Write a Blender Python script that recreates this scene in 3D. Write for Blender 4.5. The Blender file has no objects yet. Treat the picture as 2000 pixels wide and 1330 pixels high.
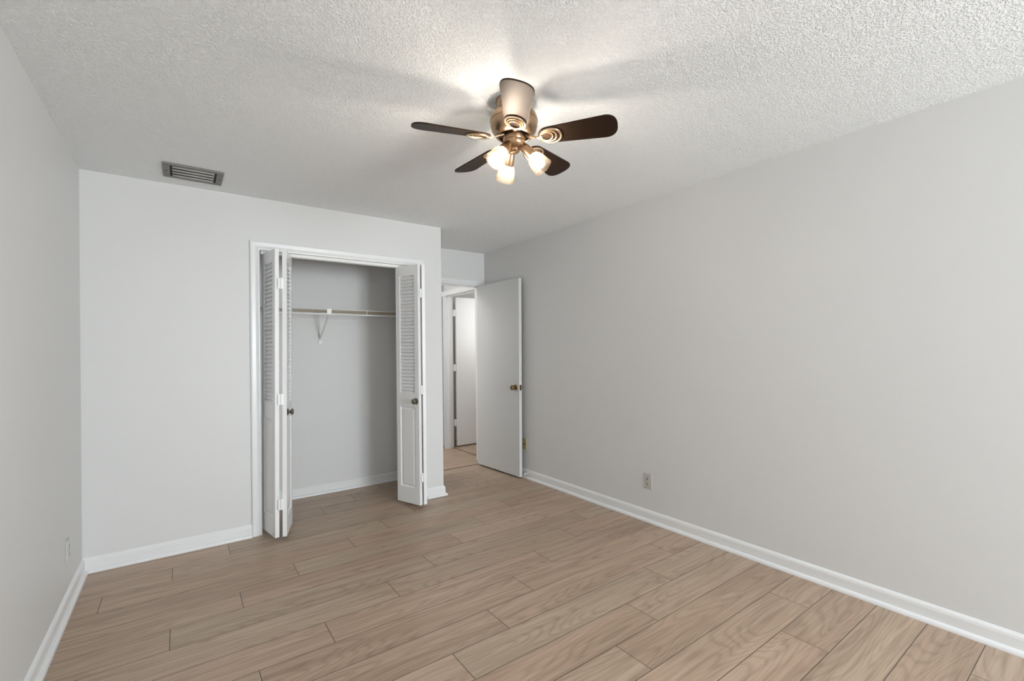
import bpy, bmesh, math, random
from mathutils import Vector, Matrix
random.seed(3)
C = bpy.context.scene.collection
S = bpy.context.scene
PI = math.pi

# ------------------------------------------------------------------ camera
F_PX, YAW, PITCH, ROLL, CAM_H = 893.55, 0.6270, 0.0038, -0.0117, 1.3142
def camera():
    fw = Vector((math.sin(YAW)*math.cos(PITCH), math.cos(YAW)*math.cos(PITCH), math.sin(PITCH)))
    r = Vector((math.cos(YAW), -math.sin(YAW), 0))
    u = r.cross(fw)
    r2 = r*math.cos(ROLL) + u*math.sin(ROLL)
    u2 = u*math.cos(ROLL) - r*math.sin(ROLL)
    cd = bpy.data.cameras.new('camera'); co = bpy.data.objects.new('camera', cd); C.objects.link(co)
    m = Matrix((r2, u2, -fw)).transposed().to_4x4()
    m.translation = Vector((0, 0, CAM_H)); co.matrix_world = m
    cd.sensor_width = 36.0; cd.lens = F_PX/2000*36; cd.shift_y = 15.4/2000; cd.clip_start = 0.02
    S.camera = co
camera()
# ------------------------------------------------------------------ world, daylight, exposure
W = bpy.data.worlds.new('world'); S.world = W; W.use_nodes = True
bg = W.node_tree.nodes['Background']; bg.inputs[0].default_value = (0.80, 0.88, 1.0, 1); bg.inputs[1].default_value = 1.0
def area(name, loc, rot, sx, sy, power, col=(1, 1, 1)):
    l = bpy.data.lights.new(name, 'AREA'); l.shape = 'RECTANGLE'; l.size = sx; l.size_y = sy
    l.energy = power; l.color = col
    o = bpy.data.objects.new(name, l); C.objects.link(o); o.location = loc; o.rotation_euler = rot
    return o
P_SKY, P_GROUND, P_HALL, P_FAR, BULB = 285, 30, 18, 8.0, 215.0
area('daylight_window', (2.05, -3.65, 1.50), (PI/2, 0, 0), 1.9, 1.6, P_SKY, (0.885, 0.962, 1.0))
area('ground_bounce_fill', (2.05, -4.4, .05), (PI*.78, 0, 0), 2.2, 1.8, P_GROUND, (1.0, 0.985, 0.96))  # added upward fill, imitates bounce from unseen ground to lift the ceiling
area('far_room_fill_light', (3.85, 4.64, 1.75), (PI/2, 0, 0), 0.6, 0.9, P_FAR, (1.0, 0.98, 0.95))  # added light with no known lamp, brightens the open hall door
area('hall_fill_light', (1.55, 5.08, 2.40), (0, 0, 0), 0.5, 0.5, P_HALL, (1.0, 0.97, 0.93))  # unseen fill added below the hall ceiling, no fixture known there
vs = S.view_settings
vs.view_transform = 'Standard'; vs.look = 'None'; vs.exposure = 0.18; vs.gamma = 1.0; vs.use_curve_mapping = False
S.cycles.diffuse_bounces = 8; S.cycles.max_bounces = 14; S.cycles.transparent_max_bounces = 12

# ------------------------------------------------------------------ materials
def mat(name, col, rough=0.5, metal=0.0, spec=0.5):
    m = bpy.data.materials.new(name); m.use_nodes = True
    b = m.node_tree.nodes['Principled BSDF']
    b.inputs['Base Color'].default_value = (*col, 1); b.inputs['Roughness'].default_value = rough
    b.inputs['Metallic'].default_value = metal; b.inputs['Specular IOR Level'].default_value = spec
    return m, m.node_tree, b
def bump(nt, b, scale, strength, dist, detail=3, rough=.55, vor=None):
    N = nt.nodes; L = nt.links
    g = N.new('ShaderNodeNewGeometry')
    n = N.new('ShaderNodeTexNoise'); n.inputs['Scale'].default_value = scale; n.inputs['Detail'].default_value = detail
    n.inputs['Roughness'].default_value = rough
    L.new(g.outputs['Position'], n.inputs['Vector'])
    h = n.outputs['Fac']
    if vor:
        v = N.new('ShaderNodeMapRange'); v.inputs['From Min'].default_value = .42; v.inputs['From Max'].default_value = .68
        v.interpolation_type = 'SMOOTHSTEP'
        L.new(n.outputs['Fac'], v.inputs['Value']); h = v.outputs['Result']
    bp = N.new('ShaderNodeBump'); bp.inputs['Strength'].default_value = strength; bp.inputs['Distance'].default_value = dist
    L.new(h, bp.inputs['Height']); L.new(bp.outputs['Normal'], b.inputs['Normal'])
M = {}
def paint(key, col, rough, scale=60, st=.12, d=.002, **k):
    m, nt, b = mat(key, col, rough); bump(nt, b, scale, st, d, **k); M[key] = m
paint('wall_paint', (.672, .674, .672), .50, 55, .10, .002)
paint('ceiling_texture', (.945, .96, .972), .85, 135, .72, .0065, detail=3, vor=1)
paint('trim_paint', (.765, .772, .778), .30, 30, .05, .001)
paint('door_paint', (.80, .805, .81), .32, 25, .05, .001)
paint('flush_door_paint', (.60, .612, .615), .40, 25, .05, .001)
paint('closet_paint', (.672, .674, .672), .50, 55, .10, .002)
M['white_metal'] = mat('white_metal', (.80, .80, .79), .35)[0]
M['wire_tan'] = mat('wire_tan', (.50, .40, .24), .45)[0]
M['vent_grey'] = mat('vent_grey', (.20, .195, .185), .5, .2)[0]
M['vent_slat'] = mat('vent_slat', (.50, .49, .47), .42, .3)[0]
M['dark'] = mat('dark', (.012, .012, .012), .7)[0]
M['plate'] = mat('plate', (.50, .49, .455), .38)[0]
M['plate_white'] = mat('plate_white', (.60, .595, .575), .38)[0]
M['plate_almond'] = mat('plate_almond', (.52, .44, .25), .38)[0]
M['brass'] = mat('brass', (.24, .165, .085), .24, .95)[0]
M['pewter'] = mat('pewter', (.30, .28, .23), .25, .95)[0]
M['bronze'] = mat('bronze', (.56, .41, .27), .32, .95)[0]
M['glass_pane'] = None
def brushed():
    m, nt, b = mat('fan_bronze', (.44, .30, .19), .30, 1.0)
    bump(nt, b, 220, .06, .001); M['fan_bronze'] = m
brushed()
def blade_mat():
    m, nt, b = mat('blade_wood', (.05, .030, .018), .46, 0, .24)
    N, L = nt.nodes, nt.links
    tc = N.new('ShaderNodeTexCoord'); mp = N.new('ShaderNodeMapping'); mp.inputs['Scale'].default_value = (5, 90, 5)
    n = N.new('ShaderNodeTexNoise'); n.inputs['Scale'].default_value = 1.5; n.inputs['Detail'].default_value = 4
    r = N.new('ShaderNodeMix'); r.data_type = 'RGBA'
    r.inputs['A'].default_value = (.010, .0055, .0035, 1); r.inputs['B'].default_value = (.019, .011, .007, 1)
    L.new(tc.outputs['Object'], mp.inputs['Vector']); L.new(mp.outputs['Vector'], n.inputs['Vector'])
    L.new(n.outputs['Fac'], r.inputs['Factor']); L.new(r.outputs['Result'], b.inputs['Base Color'])
    b.inputs['Specular Tint'].default_value = (1.0, .54, .28, 1)
    M['blade_wood'] = m
blade_mat()
def glass_mats():
    m = bpy.data.materials.new('frosted_glass'); m.use_nodes = True; nt = m.node_tree; N, L = nt.nodes, nt.links
    N.remove(N['Principled BSDF']); out = N['Material Output']
    t = N.new('ShaderNodeBsdfTransparent'); t.inputs[0].default_value = (.96, .93, .88, 1)
    tr = N.new('ShaderNodeBsdfTranslucent'); tr.inputs[0].default_value = (.95, .72, .50, 1)
    df = N.new('ShaderNodeBsdfDiffuse'); df.inputs[0].default_value = (.90, .70, .50, 1)
    gl = N.new('ShaderNodeBsdfGlossy'); gl.inputs['Roughness'].default_value = .12
    lw = N.new('ShaderNodeLayerWeight'); lw.inputs[0].default_value = .25
    ec = N.new('ShaderNodeMix'); ec.data_type = 'RGBA'; ec.inputs['A'].default_value = (.96, .93, .88, 1); ec.inputs['B'].default_value = (.42, .36, .30, 1)
    L.new(lw.outputs['Facing'], ec.inputs['Factor']); L.new(ec.outputs['Result'], t.inputs[0])
    a = N.new('ShaderNodeMixShader'); a.inputs[0].default_value = .4
    b2 = N.new('ShaderNodeMixShader'); b2.inputs[0].default_value = .028
    c = N.new('ShaderNodeMixShader'); fr = N.new('ShaderNodeFresnel'); fr.inputs[0].default_value = 1.45
    L.new(tr.outputs[0], a.inputs[1]); L.new(df.outputs[0], a.inputs[2])
    L.new(t.outputs[0], b2.inputs[1]); L.new(a.outputs[0], b2.inputs[2])
    fm = N.new('ShaderNodeMath'); fm.operation = 'MULTIPLY'; fm.inputs[1].default_value = .35; L.new(fr.outputs[0], fm.inputs[0]); L.new(fm.outputs[0], c.inputs[0]); L.new(b2.outputs[0], c.inputs[1]); L.new(gl.outputs[0], c.inputs[2])
    L.new(c.outputs[0], out.inputs['Surface']); M['frosted_glass'] = m
    m = bpy.data.materials.new('pane_glass'); m.use_nodes = True; nt = m.node_tree; N, L = nt.nodes, nt.links
    N.remove(N['Principled BSDF']); out = N['Material Output']
    t = N.new('ShaderNodeBsdfTransparent'); g = N.new('ShaderNodeBsdfGlossy'); g.inputs['Roughness'].default_value = .02
    x = N.new('ShaderNodeMixShader'); x.inputs[0].default_value = .06
    L.new(t.outputs[0], x.inputs[1]); L.new(g.outputs[0], x.inputs[2]); L.new(x.outputs[0], out.inputs['Surface'])
    M['pane_glass'] = m
    m = bpy.data.materials.new('bulb_glow'); m.use_nodes = True; nt = m.node_tree; N, L = nt.nodes, nt.links
    N.remove(N['Principled BSDF']); out = N['Material Output']
    e = N.new('ShaderNodeEmission'); e.inputs[0].default_value = (1, .972, .935, 1); e.inputs[1].default_value = BULB
    L.new(e.outputs[0], out.inputs['Surface']); M['bulb_glow'] = m
glass_mats()
def floor_mat():
    m, nt, b = mat('oak_plank_floor', (.4, .3, .22), .42)
    N, L = nt.nodes, nt.links
    def mth(op, a, c=None, d=None):
        n = N.new('ShaderNodeMath'); n.operation = op
        for i, v in enumerate((a, c, d)):
            if v is None: continue
            if isinstance(v, (int, float)): n.inputs[i].default_value = v
            else: L.new(v, n.inputs[i])
        return n.outputs[0]
    g = N.new('ShaderNodeNewGeometry'); sx = N.new('ShaderNodeSeparateXYZ'); L.new(g.outputs['Position'], sx.inputs[0])
    X, Y = sx.outputs[0], sx.outputs[1]
    v = mth('DIVIDE', mth('SUBTRACT', Y, .805), .1935)
    row = mth('FLOOR', v); fv = mth('SUBTRACT', v, row)
    off = mth('ADD', mth('MULTIPLY', mth('FLOORED_MODULO', row, 4.0), .3037), .945)
    u = mth('DIVIDE', mth('SUBTRACT', X, off), 1.298)
    col = mth('FLOOR', u); fu = mth('SUBTRACT', u, col)
    # distance to the plank edges in metres
    dv = mth('MULTIPLY', mth('MINIMUM', fv, mth('SUBTRACT', 1.0, fv)), .1935)
    du = mth('MULTIPLY', mth('MINIMUM', fu, mth('SUBTRACT', 1.0, fu)), 1.298)
    d = mth('MINIMUM', dv, du)
    cm = N.new('ShaderNodeCombineXYZ'); L.new(row, cm.inputs[0]); L.new(col, cm.inputs[1])
    wn = N.new('ShaderNodeTexWhiteNoise'); wn.noise_dimensions = '2D'; L.new(cm.outputs[0], wn.inputs['Vector'])
    sp = N.new('ShaderNodeSeparateColor'); L.new(wn.outputs['Color'], sp.inputs[0])
    R1, R2, R3 = sp.outputs
    # wood coordinates: along the plank / across it, with its own offset in every plank
    gx = mth('ADD', X, mth('MULTIPLY', R1, 37.0)); gy = mth('ADD', Y, mth('MULTIPLY', R2, 53.0))
    cv = N.new('ShaderNodeCombineXYZ'); L.new(gx, cv.inputs[0]); L.new(gy, cv.inputs[1]); L.new(mth('MULTIPLY', R3, 11.0), cv.inputs[2])
    def noise(sc, scale, det, ro=.5, dist=0.0):
        mp = N.new('ShaderNodeMapping'); mp.inputs['Scale'].default_value = sc; L.new(cv.outputs[0], mp.inputs['Vector'])
        n = N.new('ShaderNodeTexNoise'); n.inputs['Scale'].default_value = scale; n.inputs['Detail'].default_value = det
        n.inputs['Roughness'].default_value = ro; n.inputs['Distortion'].default_value = dist
        L.new(mp.outputs[0], n.inputs['Vector']); return n.outputs['Fac']
    broad = noise((.9, 7.0, 1), 1.0, 2)
    rings = mth('SINE', mth('MULTIPLY', noise((.75, 5.5, 1), 1.0, 1.5, .45), 150.0))       # cathedral figure
    fine = noise((5, 150, 1), 1.0, 4, .65)
    streak = noise((1.6, 42, 1), 1.0, 3, .6)
    knot = N.new('ShaderNodeTexVoronoi'); knot.inputs['Scale'].default_value = 1.0
    mp = N.new('ShaderNodeMapping'); mp.inputs['Scale'].default_value = (1.7, 4.6, 1); L.new(cv.outputs[0], mp.inputs['Vector'])
    L.new(mp.outputs[0], knot.inputs['Vector'])
    kn = N.new('ShaderNodeMapRange'); kn.inputs['From Min'].default_value = .015; kn.inputs['From Max'].default_value = .085
    kn.inputs['To Min'].default_value = 1; kn.inputs['To Max'].default_value = 0; L.new(knot.outputs['Distance'], kn.inputs['Value'])
    # value of the wood
    val = mth('ADD', mth('MULTIPLY', mth('SUBTRACT', broad, .5), .42), 0.0)
    val = mth('SUBTRACT', val, mth('MULTIPLY', mth('POWER', mth('ADD', mth('MULTIPLY', rings, .5), .5), 3.0), .14))
    val = mth('ADD', val, .05)
    val = mth('ADD', val, mth('MULTIPLY', mth('SUBTRACT', fine, .5), .46))
    val = mth('ADD', val, mth('MULTIPLY', mth('SUBTRACT', streak, .5), .62))
    val = mth('ADD', val, mth('MULTIPLY', mth('SUBTRACT', R1, .5), .09))
    val = mth('SUBTRACT', val, mth('MULTIPLY', kn.outputs[0], .24))
    val = mth('ADD', val, .5)
    cr = N.new('ShaderNodeValToRGB'); e = cr.color_ramp.elements
    e[0].position = 0.0; e[0].color = (.165, .120, .086, 1)
    e[1].position = 1.0; e[1].color = (.60, .485, .38, 1)
    k = e.new(.5); k.color = (.392, .288, .209, 1)
    L.new(val, cr.inputs[0])
    tint = N.new('ShaderNodeMix'); tint.data_type = 'RGBA'; tint.blend_type = 'MULTIPLY'
    tr = N.new('ShaderNodeMix'); tr.data_type = 'RGBA'
    tr.inputs['A'].default_value = (.97, 1.0, .99, 1); tr.inputs['B'].default_value = (1.03, .985, .975, 1)
    L.new(R3, tr.inputs['Factor']); tint.inputs['Factor'].default_value = 1
    L.new(cr.outputs[0], tint.inputs['A']); L.new(tr.outputs['Result'], tint.inputs['B'])
    gr = N.new('ShaderNodeMapRange'); gr.inputs['From Min'].default_value = .0009; gr.inputs['From Max'].default_value = .0024
    L.new(d, gr.inputs['Value'])
    mx = N.new('ShaderNodeMix'); mx.data_type = 'RGBA'; mx.inputs['A'].default_value = (.075, .050, .034, 1)
    L.new(gr.outputs[0], mx.inputs['Factor']); L.new(tint.outputs['Result'], mx.inputs['B'])
    L.new(mx.outputs['Result'], b.inputs['Base Color'])
    hgt = mth('ADD', gr.outputs[0], mth('MULTIPLY', fine, .25))
    bp = N.new('ShaderNodeBump'); bp.inputs['Strength'].default_value = .22; bp.inputs['Distance'].default_value = .0012
    L.new(hgt, bp.inputs['Height']); L.new(bp.outputs[0], b.inputs['Normal'])
    M['floor'] = m
floor_mat()

# ------------------------------------------------------------------ mesh helpers
class MB:
    def __init__(s): s.bm = bmesh.new()
    def box(s, x0, x1, y0, y1, z0, z1, mtx=None):
        vs_ = [s.bm.verts.new((x, y, z)) for x in (x0, x1) for y in (y0, y1) for z in (z0, z1)]
        if mtx is not None:
            for v in vs_: v.co = mtx @ v.co
        for f in ((0, 1, 3, 2), (4, 6, 7, 5), (0, 4, 5, 1), (2, 3, 7, 6), (0, 2, 6, 4), (1, 5, 7, 3)):
            s.bm.faces.new([vs_[i] for i in f])
        return s
    def lathe(s, prof, n=48, mtx=None, cap=True):
        rings = []
        for r, z in prof:
            if r < 1e-6: rings.append([s.bm.verts.new((0, 0, z))])
            else: rings.append([s.bm.verts.new((r*math.cos(2*PI*i/n), r*math.sin(2*PI*i/n), z)) for i in range(n)])
        for a, b in zip(rings, rings[1:]):
            for i in range(n):
                j = (i+1) % n
                if len(a) == 1 and len(b) == 1: continue
                if len(a) == 1: s.bm.faces.new((a[0], b[j], b[i]))
                elif len(b) == 1: s.bm.faces.new((a[i], a[j], b[0]))
                else: s.bm.faces.new((a[i], a[j], b[j], b[i]))
        if cap:
            for q, rev in ((rings[0], True), (rings[-1], False)):
                if len(q) > 1: s.bm.faces.new(q[::-1] if rev else q)
        if mtx is not None:
            for q in rings:
                for v in q: v.co = mtx @ v.co
        return s
    def tube(s, pts, r, n=8, closed=False):
        pts = [Vector(p) for p in pts]; rings = []; k = len(pts)
        for i, p in enumerate(pts):
            a = pts[(i-1) % k] if (closed or i > 0) else p
            b = pts[(i+1) % k] if (closed or i < k-1) else p
            t = (b-a).normalized()
            up = Vector((0, 0, 1)) if abs(t.z) < .9 else Vector((1, 0, 0))
            q = t.cross(up).normalized(); w = q.cross(t)
            rr = r[i] if isinstance(r, (list, tuple)) else r
            rings.append([s.bm.verts.new(p + rr*(math.cos(2*PI*j/n)*q + math.sin(2*PI*j/n)*w)) for j in range(n)])
        for i in range(k if closed else k-1):
            a, b = rings[i], rings[(i+1) % k]
            for j in range(n):
                s.bm.faces.new((a[j], a[(j+1) % n], b[(j+1) % n], b[j]))
        if not closed:
            s.bm.faces.new(rings[0][::-1]); s.bm.faces.new(rings[-1])
        return s
    def sweep(s, path, prof):
        """path: list of (point, outward vector (mitred), normal); prof: list of (u, v)"""
        rows = [[s.bm.verts.new(Vector(p) + u*Vector(o) + v*Vector(nn)) for u, v in prof] for p, o, nn in path]
        k = len(prof)
        for a, b in zip(rows, rows[1:]):
            for j in range(k):
                s.bm.faces.new((a[j], a[(j+1) % k], b[(j+1) % k], b[j]))
        s.bm.faces.new(rows[0][::-1]); s.bm.faces.new(rows[-1])
        return s
    def prism(s, pts, z0, z1):
        a = [s.bm.verts.new((x, y, z0)) for x, y in pts]; b = [s.bm.verts.new((x, y, z1)) for x, y in pts]
        n = len(pts)
        s.bm.faces.new(a[::-1]); s.bm.faces.new(b)
        for i in range(n): s.bm.faces.new((a[i], a[(i+1) % n], b[(i+1) % n], b[i]))
        return s
    def transform(s, m):
        for v in s.bm.verts: v.co = m @ v.co
        return s
    def obj(s, name, m, parent=None, smooth=False, bevel=0, loc=None):
        bmesh.ops.recalc_face_normals(s.bm, faces=s.bm.faces[:])
        me = bpy.data.meshes.new(name); s.bm.to_mesh(me); s.bm.free()
        me.materials.append(M[m] if isinstance(m, str) else m)
        o = bpy.data.objects.new(name, me); C.objects.link(o)
        if parent: o.parent = parent
        if loc: o.location = loc
        if smooth:
            for p in me.polygons: p.use_smooth = True
            es = o.modifiers.new('smooth', 'EDGE_SPLIT'); es.split_angle = math.radians(38)
        if bevel:
            bv = o.modifiers.new('bevel', 'BEVEL'); bv.width = bevel; bv.segments = 2; bv.limit_method = 'ANGLE'
        return o
def empty(name, loc=(0, 0, 0), rot=(0, 0, 0)):
    o = bpy.data.objects.new(name, None); C.objects.link(o); o.location = loc; o.rotation_euler = rot; o.empty_display_size = .1
    return o
def tag(o, label, cat, group=None):
    o['label'] = label; o['category'] = cat
    if group: o['group'] = group
    return o
def struct(o, label=None):
    o['kind'] = 'structure'
    if label: o['label'] = label
    return o
def kid(o, label): o['label'] = label; return o

# ------------------------------------------------------------------ room shell
XL, XR, YC, XE, YA, H = -.4888, 2.8755, 3.7615, 1.9355, 4.504, 2.44
YR = -3.2                                   # wall behind the camera
struct(MB().box(XL-.12, 5.0, YR-.12, 7.0, -.10, 0).obj('floor', 'floor'))
struct(MB().box(XL-.12, 5.0, YR-.12, 7.0, H, H+.10).obj('ceiling', 'ceiling_texture'))
struct(MB().box(XL-.12, XL, YR-.12, YA+.11, 0, H).obj('wall_left', 'wall_paint'))
w = MB().box(XR, XR+.115, YR-.12, 4.69, 0, H).box(XR, XR+.115, 4.69, 5.52, 2.07, H).box(XR+.07, XR+.115, 5.52, 5.95, 0, H)
struct(w.obj('wall_right', 'wall_paint'))
OX0, OX1, OZ = .47, 1.70, 2.062             # closet opening (inside of its jambs)
w = MB().box(XL, OX0-.02, YC, YC+.11, 0, H).box(OX0-.02, OX1+.02, YC, YC+.11, OZ+.02, H).box(OX1+.02, XE, YC, YC+.11, 0, H)
struct(w.obj('wall_closet', 'wall_paint'))
struct(MB().box(XE-.11, XE, YC+.11, YA, 0, H).obj('wall_closet_right', 'closet_paint'))
struct(MB().box(.02, .13, YC+.11, YA, 0, H).obj('wall_closet_left', 'closet_paint'))
struct(MB().box(XL, XE-.02, YA, YA+.11, 0, H).obj('wall_closet_back', 'closet_paint'))
DX0, DX1, DZ = 2.045, 2.809, 2.055          # bedroom doorway
w = MB().box(XE-.02, DX0-.02, YA, YA+.11, 0, H).box(DX0-.02, DX1+.02, YA, YA+.11, DZ+.02, H).box(DX1+.02, XR, YA, YA+.075, 0, H)
struct(w.obj('wall_alcove', 'wall_paint'))
struct(MB().box(.9, 2.838, 5.57, 5.68, 0, H).obj('wall_hall_end', 'wall_paint'))
struct(MB().box(.79, .90, YA+.11, 5.68, 0, H).obj('wall_hall_left', 'wall_paint'))
struct(MB().box(XR+.115, 5.0, 4.45, 4.56, 0, H).box(4.89, 5.0, 4.56, 6.05, 0, H).box(2.80, 4.89, 5.95, 6.05, 0, H).obj('wall_far_room', 'wall_paint'))
# wall behind the camera with the window that lets the daylight in
WX0, WX1, WZ0, WZ1 = 1.25, 2.83, .45, 2.20
w = MB().box(XL-.12, WX0, YR-.12, YR, 0, H).box(WX1, XR+.115, YR-.12, YR, 0, H).box(WX0, WX1, YR-.12, YR, 0, WZ0).box(WX0, WX1, YR-.12, YR, WZ1, H)
struct(w.obj('wall_rear', 'wall_paint'))
fr = MB()
for a, b in ((WX0, WX0+.05), (WX1-.05, WX1), ((WX0+WX1)/2-.025, (WX0+WX1)/2+.025)):
    fr.box(a, b, YR-.09, YR-.03, WZ0, WZ1)
fr.box(WX0, WX1, YR-.088, YR-.032, WZ0, WZ0+.05).box(WX0, WX1, YR-.088, YR-.032, WZ1-.05, WZ1)
wn = struct(fr.obj('window_1', 'trim_paint'), 'white framed window in the wall behind the camera')
MB().box(WX0+.04, WX1-.04, YR-.063, YR-.057, WZ0+.04, WZ1-.04).obj('pane', 'pane_glass', wn)
MB().box(WX0-.04, WX1+.04, YR, YR+.05, WZ0-.03, WZ0).obj('sill', 'trim_paint', wn)

# ------------------------------------------------------------------ baseboards
BP = [(0, 0), (.030, 0), (.0295, .007), (.027, .014), (.022, .019), (.015, .021), (.013, .022), (.013, .066), (.0115, .070),
      (.0115, .074), (.007, .082), (.003, .087), (0, .088)]
def baseboard(name, pts, outs):
    path = [((x, y, 0), (ox, oy, 0), (0, 0, 1)) for (x, y), (ox, oy) in zip(pts, outs)]
    return struct(MB().sweep(path, BP).obj(name, 'trim_paint'))
baseboard('baseboard_left', [(XL, YR), (XL, YC)], [(1, 0), (1, -1)])
baseboard('baseboard_closet', [(XL, YC), (.405, YC)], [(1, -1), (0, -1)])
baseboard('baseboard_closet_end', [(1.766, YC), (XE, YC), (XE, YA)], [(0, -1), (1, -1), (1, 0)])
baseboard('baseboard_right', [(XR, YR), (XR, YA)], [(-1, 0), (-1, 0)])
baseboard('baseboard_closet_back', [(.13, YA), (XE-.11, YA)], [(0, -1), (0, -1)])
baseboard('baseboard_closet_right', [(XE-.11, YC+.11), (XE-.11, YA-.03)], [(-1, 0), (-1, 0)])

# ------------------------------------------------------------------ door casings (trim)
CP = [(0, 0), (0, .007), (.004, .010), (.010, .0105), (.014, .009), (.020, .012), (.030, .0155), (.052, .017), (.058, .0165), (.064, .012), (.065, 0)]
def casing(path2, to3, nrm, prof=CP):
    mb = MB(); path = []
    k = len(path2)
    for i, (a, b) in enumerate(path2):
        out = ((-1, 0), (-1, 1), (1, 1), (1, 0))[i] if k == 4 else None
        p = to3(a, b); o = Vector(to3(a+out[0], b+out[1])) - Vector(p)
        path.append((p, o, nrm))
    return mb.sweep(path, prof)
# closet opening: casing, jamb lining, head track
t = casing([(OX0, 0), (OX0, OZ), (OX1, OZ), (OX1, 0)], lambda a, b: (a, YC, b), (0, -1, 0))
t.box(OX0-.02, OX0, YC-.004, YC+.114, 0, OZ+.02).box(OX1, OX1+.02, YC-.004, YC+.114, 0, OZ+.02).box(OX0, OX1, YC-.004, YC+.114, OZ, OZ+.02)
tr1 = struct(t.obj('trim_1', 'trim_paint'), 'white moulded casing around the closet opening')
MB().box(OX0+.01, OX1-.01, YC+.018, YC+.024, OZ-.022, OZ).box(OX0+.01, OX1-.01, YC+.056, YC+.062, OZ-.022, OZ).box(OX0+.01, OX1-.01, YC+.024, YC+.056, OZ-.004, OZ).obj('door_track', 'white_metal', tr1)
# bedroom doorway
t = casing([(DX0, 0), (DX0, DZ), (DX1, DZ), (DX1, 0)], lambda a, b: (a, YA, b), (0, -1, 0))
t.box(DX0-.02, DX0, YA-.003, YA+.113, 0, DZ+.02).box(DX1, DX1+.02, YA-.003, YA+.078, 0, DZ+.02).box(DX0, DX1, YA-.003, YA+.113, DZ, DZ+.02)
t.box(DX0, DX1, YA+.045, YA+.08, DZ-.012, DZ).box(DX1-.010, DX1, YA+.040, YA+.06, 0, DZ-.012).box(DX0, DX0+.012, YA+.045, YA+.08, 0, DZ-.012)
struct(t.obj('trim_2', 'trim_paint'), 'white frame of the bedroom doorway in the alcove')
# hall doorway in the continued right wall
HY0, HY1, HZ = 4.71, 5.50, 2.05
t = casing([(HY0, 0), (HY0, HZ), (HY1, HZ), (HY1, HZ-.001)], lambda a, b: (XR, a, b), (-1, 0, 0))
t.box(XR-.016, XR, HY1, HY1+.012, 0, HZ)
t.box(XR-.003, XR+.118, HY0-.02, HY0, 0, HZ+.02).box(XR-.003, XR+.118, HY1, HY1+.02, 0, HZ+.02).box(XR-.003, XR+.118, HY0, HY1, HZ, HZ+.02)
t.box(XR+.04, XR+.075, HY1-.012, HY1, 0, HZ-.012).box(XR+.04, XR+.075, HY0, HY1, HZ-.012, HZ)
c2 = casing([(HY0, 0), (HY0, HZ), (HY1, HZ), (HY1, 0)], lambda a, b: (XR+.115, a, b), (1, 0, 0))
struct(t.obj('trim_3', 'trim_paint'), 'white frame of the hall doorway beyond the alcove')
struct(c2.obj('trim_4', 'trim_paint'))
# floor thresholds
struct(MB().box(DX0, DX1, YA+.015, YA+.035, 0, .004).obj('trim_5', mat('seam_strip', (.20, .13, .09), .5)[0]), 'thin floor seam strip across the bedroom doorway')
struct(MB().box(XR+.10, XR+.125, HY0, HY1, 0, .005).obj('trim_6', mat('hall_strip', (.24, .15, .105), .5)[0]), 'thin floor seam strip under the hall doorway')

# ------------------------------------------------------------------ knobs and hinges
def rot_to(d):
    return Vector((0, 0, 1)).rotation_difference(Vector(d)).to_matrix().to_4x4()
def knob_prof(s=1.0):
    return [(r*s, z*s) for r, z in [(.033, 0), (.033, .003), (.029, .008), (.014, .010), (.012, .018), (.013, .026), (.021, .032), (.0265, .041), (.027, .049), (.023, .057), (.014, .061), (.0, .062)]]
def small_knob_prof():
    return [(r*1.38, z*1.1) for r, z in [(.019, 0), (.019, .003), (.015, .006), (.008, .008), (.007, .016), (.012, .021), (.0165, .026), (.017, .030), (.013, .035), (.007, .037), (0, .0375)]]

# ------------------------------------------------------------------ bedroom door (flush slab)
d1 = struct(empty('door_1', (2.748, 4.492, 0)), 'flush grey-white bedroom door standing open along the right wall')
d1['category'] = 'door'
ang = math.atan2(3.737-4.492, 2.785-2.748)          # direction hinge -> free edge
d1.rotation_euler = (0, .0085, 0)
LEN = math.hypot(3.737-4.492, 2.785-2.748)
R = Matrix.Rotation(ang, 4, 'Z')                    # local x along the slab, +y = wall side (thickness)
slab = MB().box(0, LEN, 0, .035, .020, 2.053).transform(R).obj('door_slab', 'flush_door_paint', d1, bevel=.002)
kx, kz = LEN-.062, .93
for side in (0, 1):
    base = R @ Vector((kx, .035 if side else 0, kz)); dd = R.to_3x3() @ Vector((0, 1 if side else -1, 0))
    MB().lathe(knob_prof(.84 if side else .95), 28, Matrix.Translation(base) @ rot_to(dd)).obj('door_knob', 'brass', d1, smooth=True)
lp = R
MB().box(LEN-.0005, LEN+.0015, .006, .029, kz-.028, kz+.028).box(LEN+.0015, LEN+.007, .011, .024, kz-.010, kz+.010).transform(R).obj('latch_plate', 'brass', d1)
for z in (.28, 1.05, 1.83):
    MB().lathe([(.006, -.045), (.006, .045)], 12, Matrix.Translation((.052, -.006, z))).box(.0, .03, .0352, .0365, z-.044, z+.044, R).obj('hinge', 'trim_paint', d1)

# hall door, swung open into the far room, facing us
d2 = struct(empty('door_2', (3.05, HY1+.002, 0)), 'white hall door standing open beyond the doorway, painted hinges')
d2['category'] = 'door'
MB().box(0, .76, 0, .035, .018, 2.045).obj('door_slab', 'door_paint', d2, bevel=.002)
for z in (.336, 1.084, 1.83):
    MB().lathe([(.007, -.046), (.007, .046)], 12, Matrix.Translation((-.022, .004, z))).box(-.046, .006, .004, .008, z-.045, z+.045).obj('hinge', 'trim_paint', d2)
MB().lathe(knob_prof(.9), 24, Matrix.Translation((.70, 0, .93)) @ rot_to((0, -1, 0))).obj('door_knob', 'brass', d2, smooth=True)

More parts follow.
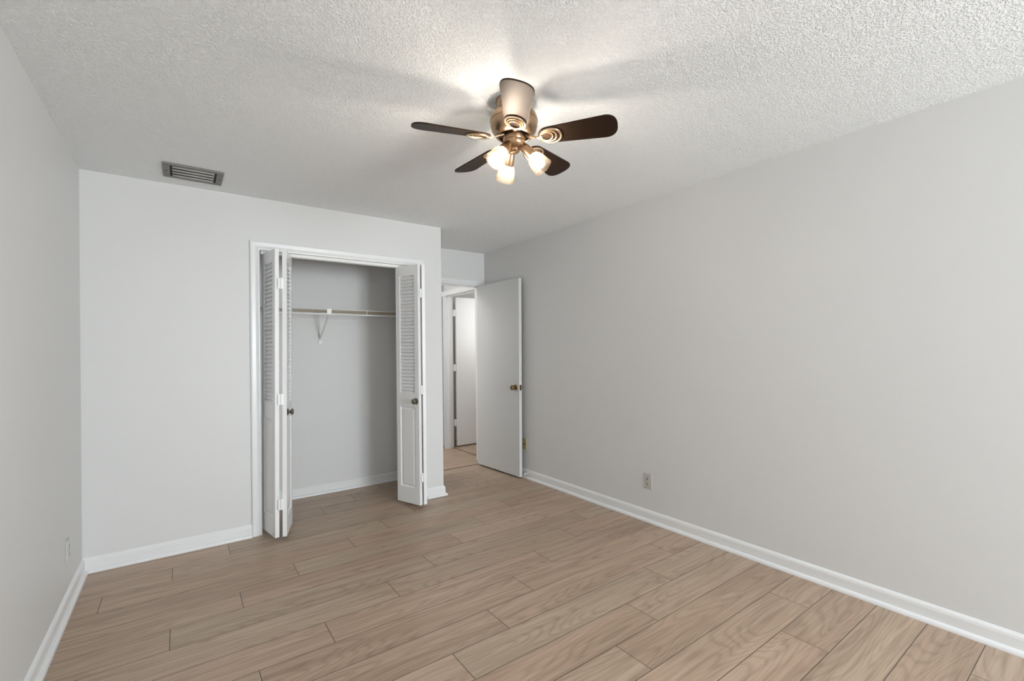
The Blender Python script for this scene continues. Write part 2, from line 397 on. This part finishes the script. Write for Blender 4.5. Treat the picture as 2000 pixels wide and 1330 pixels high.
# ------------------------------------------------------------------ louvred bifold closet doors
PW, PT, PZ0, PZ1 = .272, .028, .030, 2.043
ST = .046
def panel(parent, corner, direc, side, knob, name='door_panel'):
    """corner: fold-edge corner of the outer face; direc: along the panel; side: +1 thickness to the left of direc"""
    a = math.atan2(direc[1], direc[0])
    Mx = Matrix.Translation((corner[0], corner[1], 0)) @ Matrix.Rotation(a, 4, 'Z') @ Matrix.Scale(side, 4, (0, 1, 0))
    lz0, lz1, pz0, pz1 = .955, 1.955, .165, .845
    m = MB().box(0, ST, 0, PT, PZ0, PZ1).box(PW-ST, PW, 0, PT, PZ0, PZ1)
    for z0, z1 in ((PZ0, pz0), (pz1, lz0), (lz1, PZ1)): m.box(ST, PW-ST, 0, PT, z0, z1)
    o = m.transform(Mx).obj(name, 'door_paint', parent, bevel=.0015)
    s = MB(); n = 34; pitch = (lz1-lz0)/n
    for i in range(n):
        zc = lz0+pitch*(i+.5)
        q = Matrix.Translation((0, PT/2, zc)) @ Matrix.Rotation(math.radians(-27), 4, 'X')
        s.box(ST-.001, PW-ST+.001, -.0035, .0035, -.019, .019, q)
    s.box(ST, ST+.004, .001, .004, lz0, lz1).box(PW-ST-.004, PW-ST, .001, .004, lz0, lz1)
    s.transform(Mx).obj('louvers', 'door_paint', o)
    r = MB()
    x0, x1 = ST, PW-ST
    for f, g in ((.007, .0), (PT-.007, PT)):
        pass
    r.box(x0, x1, .010, PT-.010, pz0, pz1)
    # raised field with sloped borders on both faces, and the sticking round the opening
    for yb, yt in ((.010, .003), (PT-.010, PT-.003)):
        m1, m2 = .010, .026
        A = [(x0+m1, yb, pz0+m1), (x1-m1, yb, pz0+m1), (x1-m1, yb, pz1-m1), (x0+m1, yb, pz1-m1)]
        B = [(x0+m2, yt, pz0+m2), (x1-m2, yt, pz0+m2), (x1-m2, yt, pz1-m2), (x0+m2, yt, pz1-m2)]
        va = [r.bm.verts.new(v) for v in A]; vb = [r.bm.verts.new(v) for v in B]
        r.bm.faces.new(vb); r.bm.faces.new(va[::-1])
        for i in range(4): r.bm.faces.new((va[i], va[(i+1) % 4], vb[(i+1) % 4], vb[i]))
    for yb, yt in ((.010, .0015), (PT-.010, PT-.0015)):
        for z in ((pz0, pz0+.008), (pz1, pz1-.008)):
            pts = [(x0, yb, z[0]), (x0, yt, z[0]), (x0, yb, z[1])]
            v1 = [r.bm.verts.new(p) for p in pts]; v2 = [r.bm.verts.new((x1, p[1], p[2])) for p in pts]
            r.bm.faces.new(v1); r.bm.faces.new(v2[::-1])
            for i in range(3): r.bm.faces.new((v1[i], v1[(i+1) % 3], v2[(i+1) % 3], v2[i]))
        for x in ((x0, x0+.008), (x1, x1-.008)):
            pts = [(x[0], yb, pz0), (x[0], yt, pz0), (x[1], yb, pz0)]
            v1 = [r.bm.verts.new(p) for p in pts]; v2 = [r.bm.verts.new((p[0], p[1], pz1)) for p in pts]
            r.bm.faces.new(v1); r.bm.faces.new(v2[::-1])
            for i in range(3): r.bm.faces.new((v1[i], v1[(i+1) % 3], v2[(i+1) % 3], v2[i]))
    r.transform(Mx).obj('raised_panel', 'door_paint', o)
    if knob:
        b = Mx @ Vector((.033, 0, .896)); dd = (Mx.to_3x3() @ Vector((0, -1, 0))).normalized()
        kid(MB().lathe(small_knob_prof(), 24, Matrix.Translation(b) @ rot_to(dd)).obj('knob', 'pewter', o, smooth=True), 'small dark metal knob')
    return o
def bifold(label, loc, A, dA, sA, B, dB, sB, hx, lean, kA, kB):
    e = tag(empty('bifold_door', (loc[0], loc[1], 0), (0, lean, 0)), label, 'door', 'louvred bifold doors of the closet')
    sh = lambda p: (p[0]-loc[0], p[1]-loc[1])
    panel(e, sh(A), dA, sA, kA); panel(e, sh(B), dB, sB, kB)
    for z in (.26, .99, 1.80):
        x, y = sh(hx)
        MB().lathe([(.005, -.038), (.005, .038)], 10, Matrix.Translation((x, y-.003, z))).box(x-.019, x+.019, y-.001, y+.001, z-.037, z+.037).obj('hinge', 'door_paint', e)
    for z0, z1 in ((PZ1, OZ-.006),):
        for P, D in ((A, dA), (B, dB)):
            l = math.hypot(*D); q = sh((P[0]+D[0]/l*(PW-.02), P[1]+D[1]/l*(PW-.02)))
            cx = q[0] + (.014 if P is A else -.014)
            MB().lathe([(.004, z0), (.004, z1)], 10, Matrix.Translation((cx, q[1], 0))).obj('pivot_pin', 'white_metal', e)
    return e
# left pair: pivot panel (outer face towards the left jamb) and lead panel (outer face towards the opening)
bifold('louvred white bifold closet door folded open at the left jamb', (.50, 3.80),
       (.521, 3.540), (-.170, .985), -1, (.594, 3.532), (.298, .954), 1, (.557, 3.532), .0072, False, True)
bifold('louvred white bifold closet door folded open at the right jamb', (1.69, 3.80),
       (1.604, 3.541), (-.339, .941), -1, (1.668, 3.540), (.085, .996), 1, (1.637, 3.539), 0.0, True, False)

# ------------------------------------------------------------------ wire closet shelf
sh = tag(empty('wire_shelf', (.98, 4.35, 1.688)), 'white and tan wire shelf with diagonal brace inside the closet', 'shelf')
def P(x, y, z): return (x-.98, y-4.35, z-1.688)
dk = MB(); x = .14
while x < 1.815:
    dk.tube([P(x, 4.199, 1.6895), P(x, 4.497, 1.6895)], .0015, 6); x += .019
for y in (4.30, 4.40): dk.tube([P(.135, y, 1.686), P(1.82, y, 1.686)], .0025, 6)
kid(dk.obj('deck', 'wire_tan', sh, smooth=True), 'tan closely spaced deck wires')
fl = MB().tube([P(.135, 4.197, 1.692), P(1.82, 4.197, 1.692)], .0032, 8).tube([P(.135, 4.197, 1.650), P(1.82, 4.197, 1.650)], .0062, 10)
x = .41
while x < 1.8:
    fl.tube([P(x, 4.195, 1.692), P(x, 4.195, 1.650)], .0032, 6); x += .3275
fl.obj('front_lip', 'white_metal', sh, smooth=True)
MB().tube([P(.135, 4.495, 1.6895), P(1.82, 4.495, 1.6895)], .003, 8).obj('back_rod', 'white_metal', sh, smooth=True)
br = MB().box(1.040-.98, 1.079-.98, 4.186-4.35, 4.193-4.35, 1.648-1.688, 1.697-1.688)
br.obj('lip_clip', 'white_metal', sh, bevel=.002)
MB().tube([P(1.060, 4.20, 1.644), P(1.052, 4.485, 1.440), P(1.052, 4.497, 1.425)], .0075, 8).box(1.040-.98, 1.064-.98, 4.492-4.35, 4.504-4.35, 1.395-1.688, 1.452-1.688).obj('brace', 'white_metal', sh, smooth=True)

# ------------------------------------------------------------------ ceiling register
VX0, VX1, VY0, VY1 = -.08, .228, 3.342, 3.598
v = tag(empty('air_vent', ((VX0+VX1)/2, (VY0+VY1)/2, H)), 'grey metal air register in the ceiling near the closet wall', 'vent')
cx, cy = (VX0+VX1)/2, (VY0+VY1)/2
hx, hy = (VX1-VX0)/2, (VY1-VY0)/2
ix, iy = hx-.036, hy-.026
f = MB().box(-hx, hx, -hy, -iy, -.010, 0).box(-hx, hx, iy, hy, -.010, 0).box(-hx, -ix, -iy, iy, -.010, 0).box(ix, hx, -iy, iy, -.010, 0)
f.obj('frame', 'vent_grey', v, bevel=.003)
MB().box(-ix, ix, -iy, iy, -.0015, -.0002).obj('backing', 'vent_grey', v)
for s_ in (-1, 1): MB().box(s_*(ix-.005)-.005, s_*(ix-.005)+.005, -iy+.002, iy-.002, -.0030, -.0016).obj('end_slot_shade', 'dark', v)  # near-black strips paint in the shade of the open end slots
nsl = 4; pit = 2*iy/nsl
for i in range(nsl):
    y0 = -iy + i*pit
    pts = []
    for j in range(7):
        t_ = j/6; pts.append((y0+.003+t_*(pit+.001), -.0115+.0075*t_**3))
    m = MB()
    a = [m.bm.verts.new((-ix+.012, y, z)) for y, z in pts]; b = [m.bm.verts.new((ix-.012, y, z)) for y, z in pts]
    for j in range(6): m.bm.faces.new((a[j], a[j+1], b[j+1], b[j]))
    o = m.obj('slat', 'vent_slat', v, smooth=True); so = o.modifiers.new('t', 'SOLIDIFY'); so.thickness = .0015
for s_ in (-1, 1):
    MB().lathe([(.005, -.0115), (.005, -.010)], 12, Matrix.Translation((s_*(hx-.017), 0, 0))).obj('screw', 'dark', v)

# ------------------------------------------------------------------ outlets
def plate_mesh(w, h, t):
    # local: x = width, z = height, y = out of the wall (0..t)
    return MB().box(-w/2, w/2, 0, t, -h/2, h/2)
def outlet(label, loc, rz, m):
    e = tag(empty('wall_outlet', loc, (0, 0, rz)), label, 'outlet', 'wall outlets')
    plate_mesh(.072, .116, .006).obj('cover_plate', m, e, bevel=.003)
    for s_ in (-1, 1):
        zc = s_*.0195
        pts = [(.0165*math.cos(a), max(-.0135, min(.0135, .0165*math.sin(a)))) for a in [2*PI*i/24 for i in range(24)]]
        r = MB().prism(pts, 0, .0025).transform(Matrix.Translation((0, .006, zc)) @ Matrix.Rotation(-PI/2, 4, 'X'))
        ro = r.obj('receptacle', m, e)
        sl = MB().box(-.0085, -.0050, .0083, .0090, zc-.001, zc+.008).box(.0048, .0084, .0083, .0090, zc-.002, zc+.008)
        sl.lathe([(.0036, 0), (.0036, .0007)], 10, Matrix.Translation((0, .0083, zc-.0075)) @ Matrix.Rotation(-PI/2, 4, 'X'))
        sl.obj('slots', 'dark', ro)
    MB().lathe([(.003, 0), (.003, .001)], 10, Matrix.Translation((0, .006, 0)) @ Matrix.Rotation(-PI/2, 4, 'X')).obj('screw', 'white_metal', e)
    return e
outlet('almond grey duplex outlet low on the right wall', (XR, 2.2225, .306), PI/2, 'plate')
outlet('white duplex outlet low on the left wall near the closet wall', (XL, 3.318, .292), -PI/2, 'plate_white')
pj = tag(empty('phone_jack', (XR, 3.762, .345), (0, 0, PI/2)), 'yellowed jack plate on the right wall beside the open door', 'wall plate')
plate_mesh(.070, .112, .006).obj('cover_plate', 'plate_almond', pj, bevel=.003)
for zz, rr in ((.042, .0045), (0, .009), (-.042, .0045)):
    kid(MB().lathe([(rr, 0), (rr, .002)], 14, Matrix.Translation((0, .0062, zz)) @ Matrix.Rotation(-PI/2, 4, 'X')).obj('jack_socket' if rr > .006 else 'screw', 'dark' if rr > .006 else 'brass', pj), 'dark socket hole' if rr > .006 else 'small brass screw')
# spring door stop on the baseboard
ds = tag(empty('door_stop', (XR-.013, 3.700, .055)), 'small white spring door stop on the baseboard beside the open door', 'door stop')
pts = [(-.004-.034*i/90, .0055*math.cos(i*.75), .0055*math.sin(i*.75)) for i in range(91)]
MB().tube(pts, .0012, 6).obj('spring', 'white_metal', ds, smooth=True)
MB().lathe([(.009, 0), (.009, .004)], 14, rot_to((-1, 0, 0))).obj('base', 'white_metal', ds)
MB().lathe([(.006, 0), (.008, .002), (.008, .010), (.005, .012)], 14, Matrix.Translation((-.036, 0, 0)) @ rot_to((-1, 0, 0))).obj('tip', 'white_metal', ds)

# ------------------------------------------------------------------ ceiling fan
FX, FY = 1.229, 1.661
fan = tag(empty('ceiling_fan', (FX, FY, H)), 'five-blade brown ceiling fan with bronze motor and three lit lamps', 'ceiling fan')
Z = lambda z: z-H
MB().lathe([(.080, Z(2.44)), (.081, Z(2.432)), (.076, Z(2.418)), (.064, Z(2.404)), (.052, Z(2.396)), (.050, Z(2.392))], 56).obj('canopy', 'fan_bronze', fan, smooth=True)
MB().lathe([(.048, Z(2.396)), (.070, Z(2.394)), (.088, Z(2.387)), (.100, Z(2.375)), (.1055, Z(2.362)), (.1065, Z(2.352)), (.1085, Z(2.350)), (.1085, Z(2.344)),
            (.1065, Z(2.342)), (.1060, Z(2.325)), (.101, Z(2.308)), (.092, Z(2.292)), (.080, Z(2.279)), (.074, Z(2.276)), (.070, Z(2.279)), (.068, Z(2.288))], 64, cap=False).obj('motor_housing', 'fan_bronze', fan, smooth=True)
kid(MB().lathe([(.0675, Z(2.290)), (.0675, Z(2.287)), (.0, Z(2.287))], 40).obj('recess_shade_disc', 'dark', fan), 'near-black disc painted as the shade under the motor')  # closed disc, shade of the motor recess put into its colour
MB().lathe([(.050, Z(2.2868)), (.0505, Z(2.262)), (.049, Z(2.258)), (.0505, Z(2.255)), (.049, Z(2.240)), (.042, Z(2.230)), (.030, Z(2.224)), (.024, Z(2.222)), (.023, Z(2.212)), (.017, Z(2.206)), (.0, Z(2.205))], 44).obj('switch_housing', 'fan_bronze', fan, smooth=True)
TH = math.radians(14.5)
def ell(cx_, a, b, n=36): return [(cx_+a*math.cos(2*PI*i/n), b*math.sin(2*PI*i/n), 0) for i in range(n)]
def blade_outline():
    r0, r1 = .112, .460
    pts = []
    # rounded root
    for i in range(13):
        a = PI/2 + PI*i/12
        pts.append((r0+.050+.050*math.cos(a), .049*math.sin(a)))
    # tip: a wide superellipse
    wt, xs, lx = .066, .402, .056
    for i in range(25):
        a = -PI/2 + PI*i/24
        cx_, sy_ = math.cos(a), math.sin(a)
        pts.append((xs+lx*abs(cx_)**(2/2.5), wt*math.copysign(abs(sy_)**(2/2.5), sy_)))
    return pts
OUT = blade_outline()
for k in range(5):
    az = math.radians(235.2+72*k)
    base = Matrix.Rotation(az, 4, 'Z') @ Matrix.Translation((0, 0, Z(2.262)))
    tilt = base @ Matrix.Rotation(-TH, 4, 'X')
    b = MB().prism(OUT, 0, .006).obj('blade', 'blade_wood', fan, bevel=.0012)
    b.matrix_local = tilt
    ir = MB()
    ir.tube(ell(.168, .047, .043), .0050, 8, True).tube(ell(.158, .036, .033), .0034, 8, True).tube(ell(.150, .027, .025), .0036, 8, True)
    # neck from the flywheel under the motor out to the rings, flat bar
    ir.transform(Matrix.Translation((0, 0, -.003)))
    n0 = MB()
    for (xa, za, wa), (xb, zb, wb) in zip([(.052, .018, .020), (.085, .006, .016), (.105, -.004, .013)], [(.085, .006, .016), (.105, -.004, .013), (.130, -.004, .018)]):
        va = [ir.bm.verts.new(p) for p in ((xa, -wa/2, za-.003), (xa, wa/2, za-.003), (xa, wa/2, za+.003), (xa, -wa/2, za+.003))]
        vb = [ir.bm.verts.new(p) for p in ((xb, -wb/2, zb-.003), (xb, wb/2, zb-.003), (xb, wb/2, zb+.003), (xb, -wb/2, zb+.003))]
        ir.bm.faces.new(va); ir.bm.faces.new(vb[::-1])
        for i in range(4): ir.bm.faces.new((va[i], va[(i+1) % 4], vb[(i+1) % 4], vb[i]))
    io = ir.obj('blade_iron', 'bronze', b, smooth=True)
    kid(io, 'bronze bracket of nested oval rings')
AZ0, TL = 1.31, .71
for k in range(3):
    a = AZ0 + 2*PI*k/3
    s0 = Vector((.037*math.cos(a), .037*math.sin(a), Z(2.237)))
    d = Vector((math.cos(a)*math.sin(TL), math.sin(a)*math.sin(TL), -math.cos(TL)))
    T = Matrix.Translation(s0) @ rot_to(d)
    so = MB().lathe([(.012, -.004), (.017, .004), (.021, .018), (.024, .04), (.0265, .062), (.027, .070), (.024, .072), (.0, .072)], 32, T).obj('lamp_socket', 'fan_bronze', fan, smooth=True)
    g = MB().lathe([(.0255, .066), (.029, .072), (.036, .086), (.0405, .104), (.0425, .124), (.0450, .142), (.0462, .144), (.0450, .1455), (.0435, .143), (.0405, .124), (.0385, .104), (.034, .087), (.027, .074), (.0235, .069)], 40, T, cap=False)
    kid(g.obj('lamp_shade', 'frosted_glass', so, smooth=True), 'glowing frosted glass bell shade')
    kid(MB().lathe([(.010, .072), (.014, .078), (.020, .090), (.0225, .101), (.021, .112), (.014, .120), (.0, .123)], 24, T).obj('bulb', 'bulb_glow', so, smooth=True), 'lit white bulb')
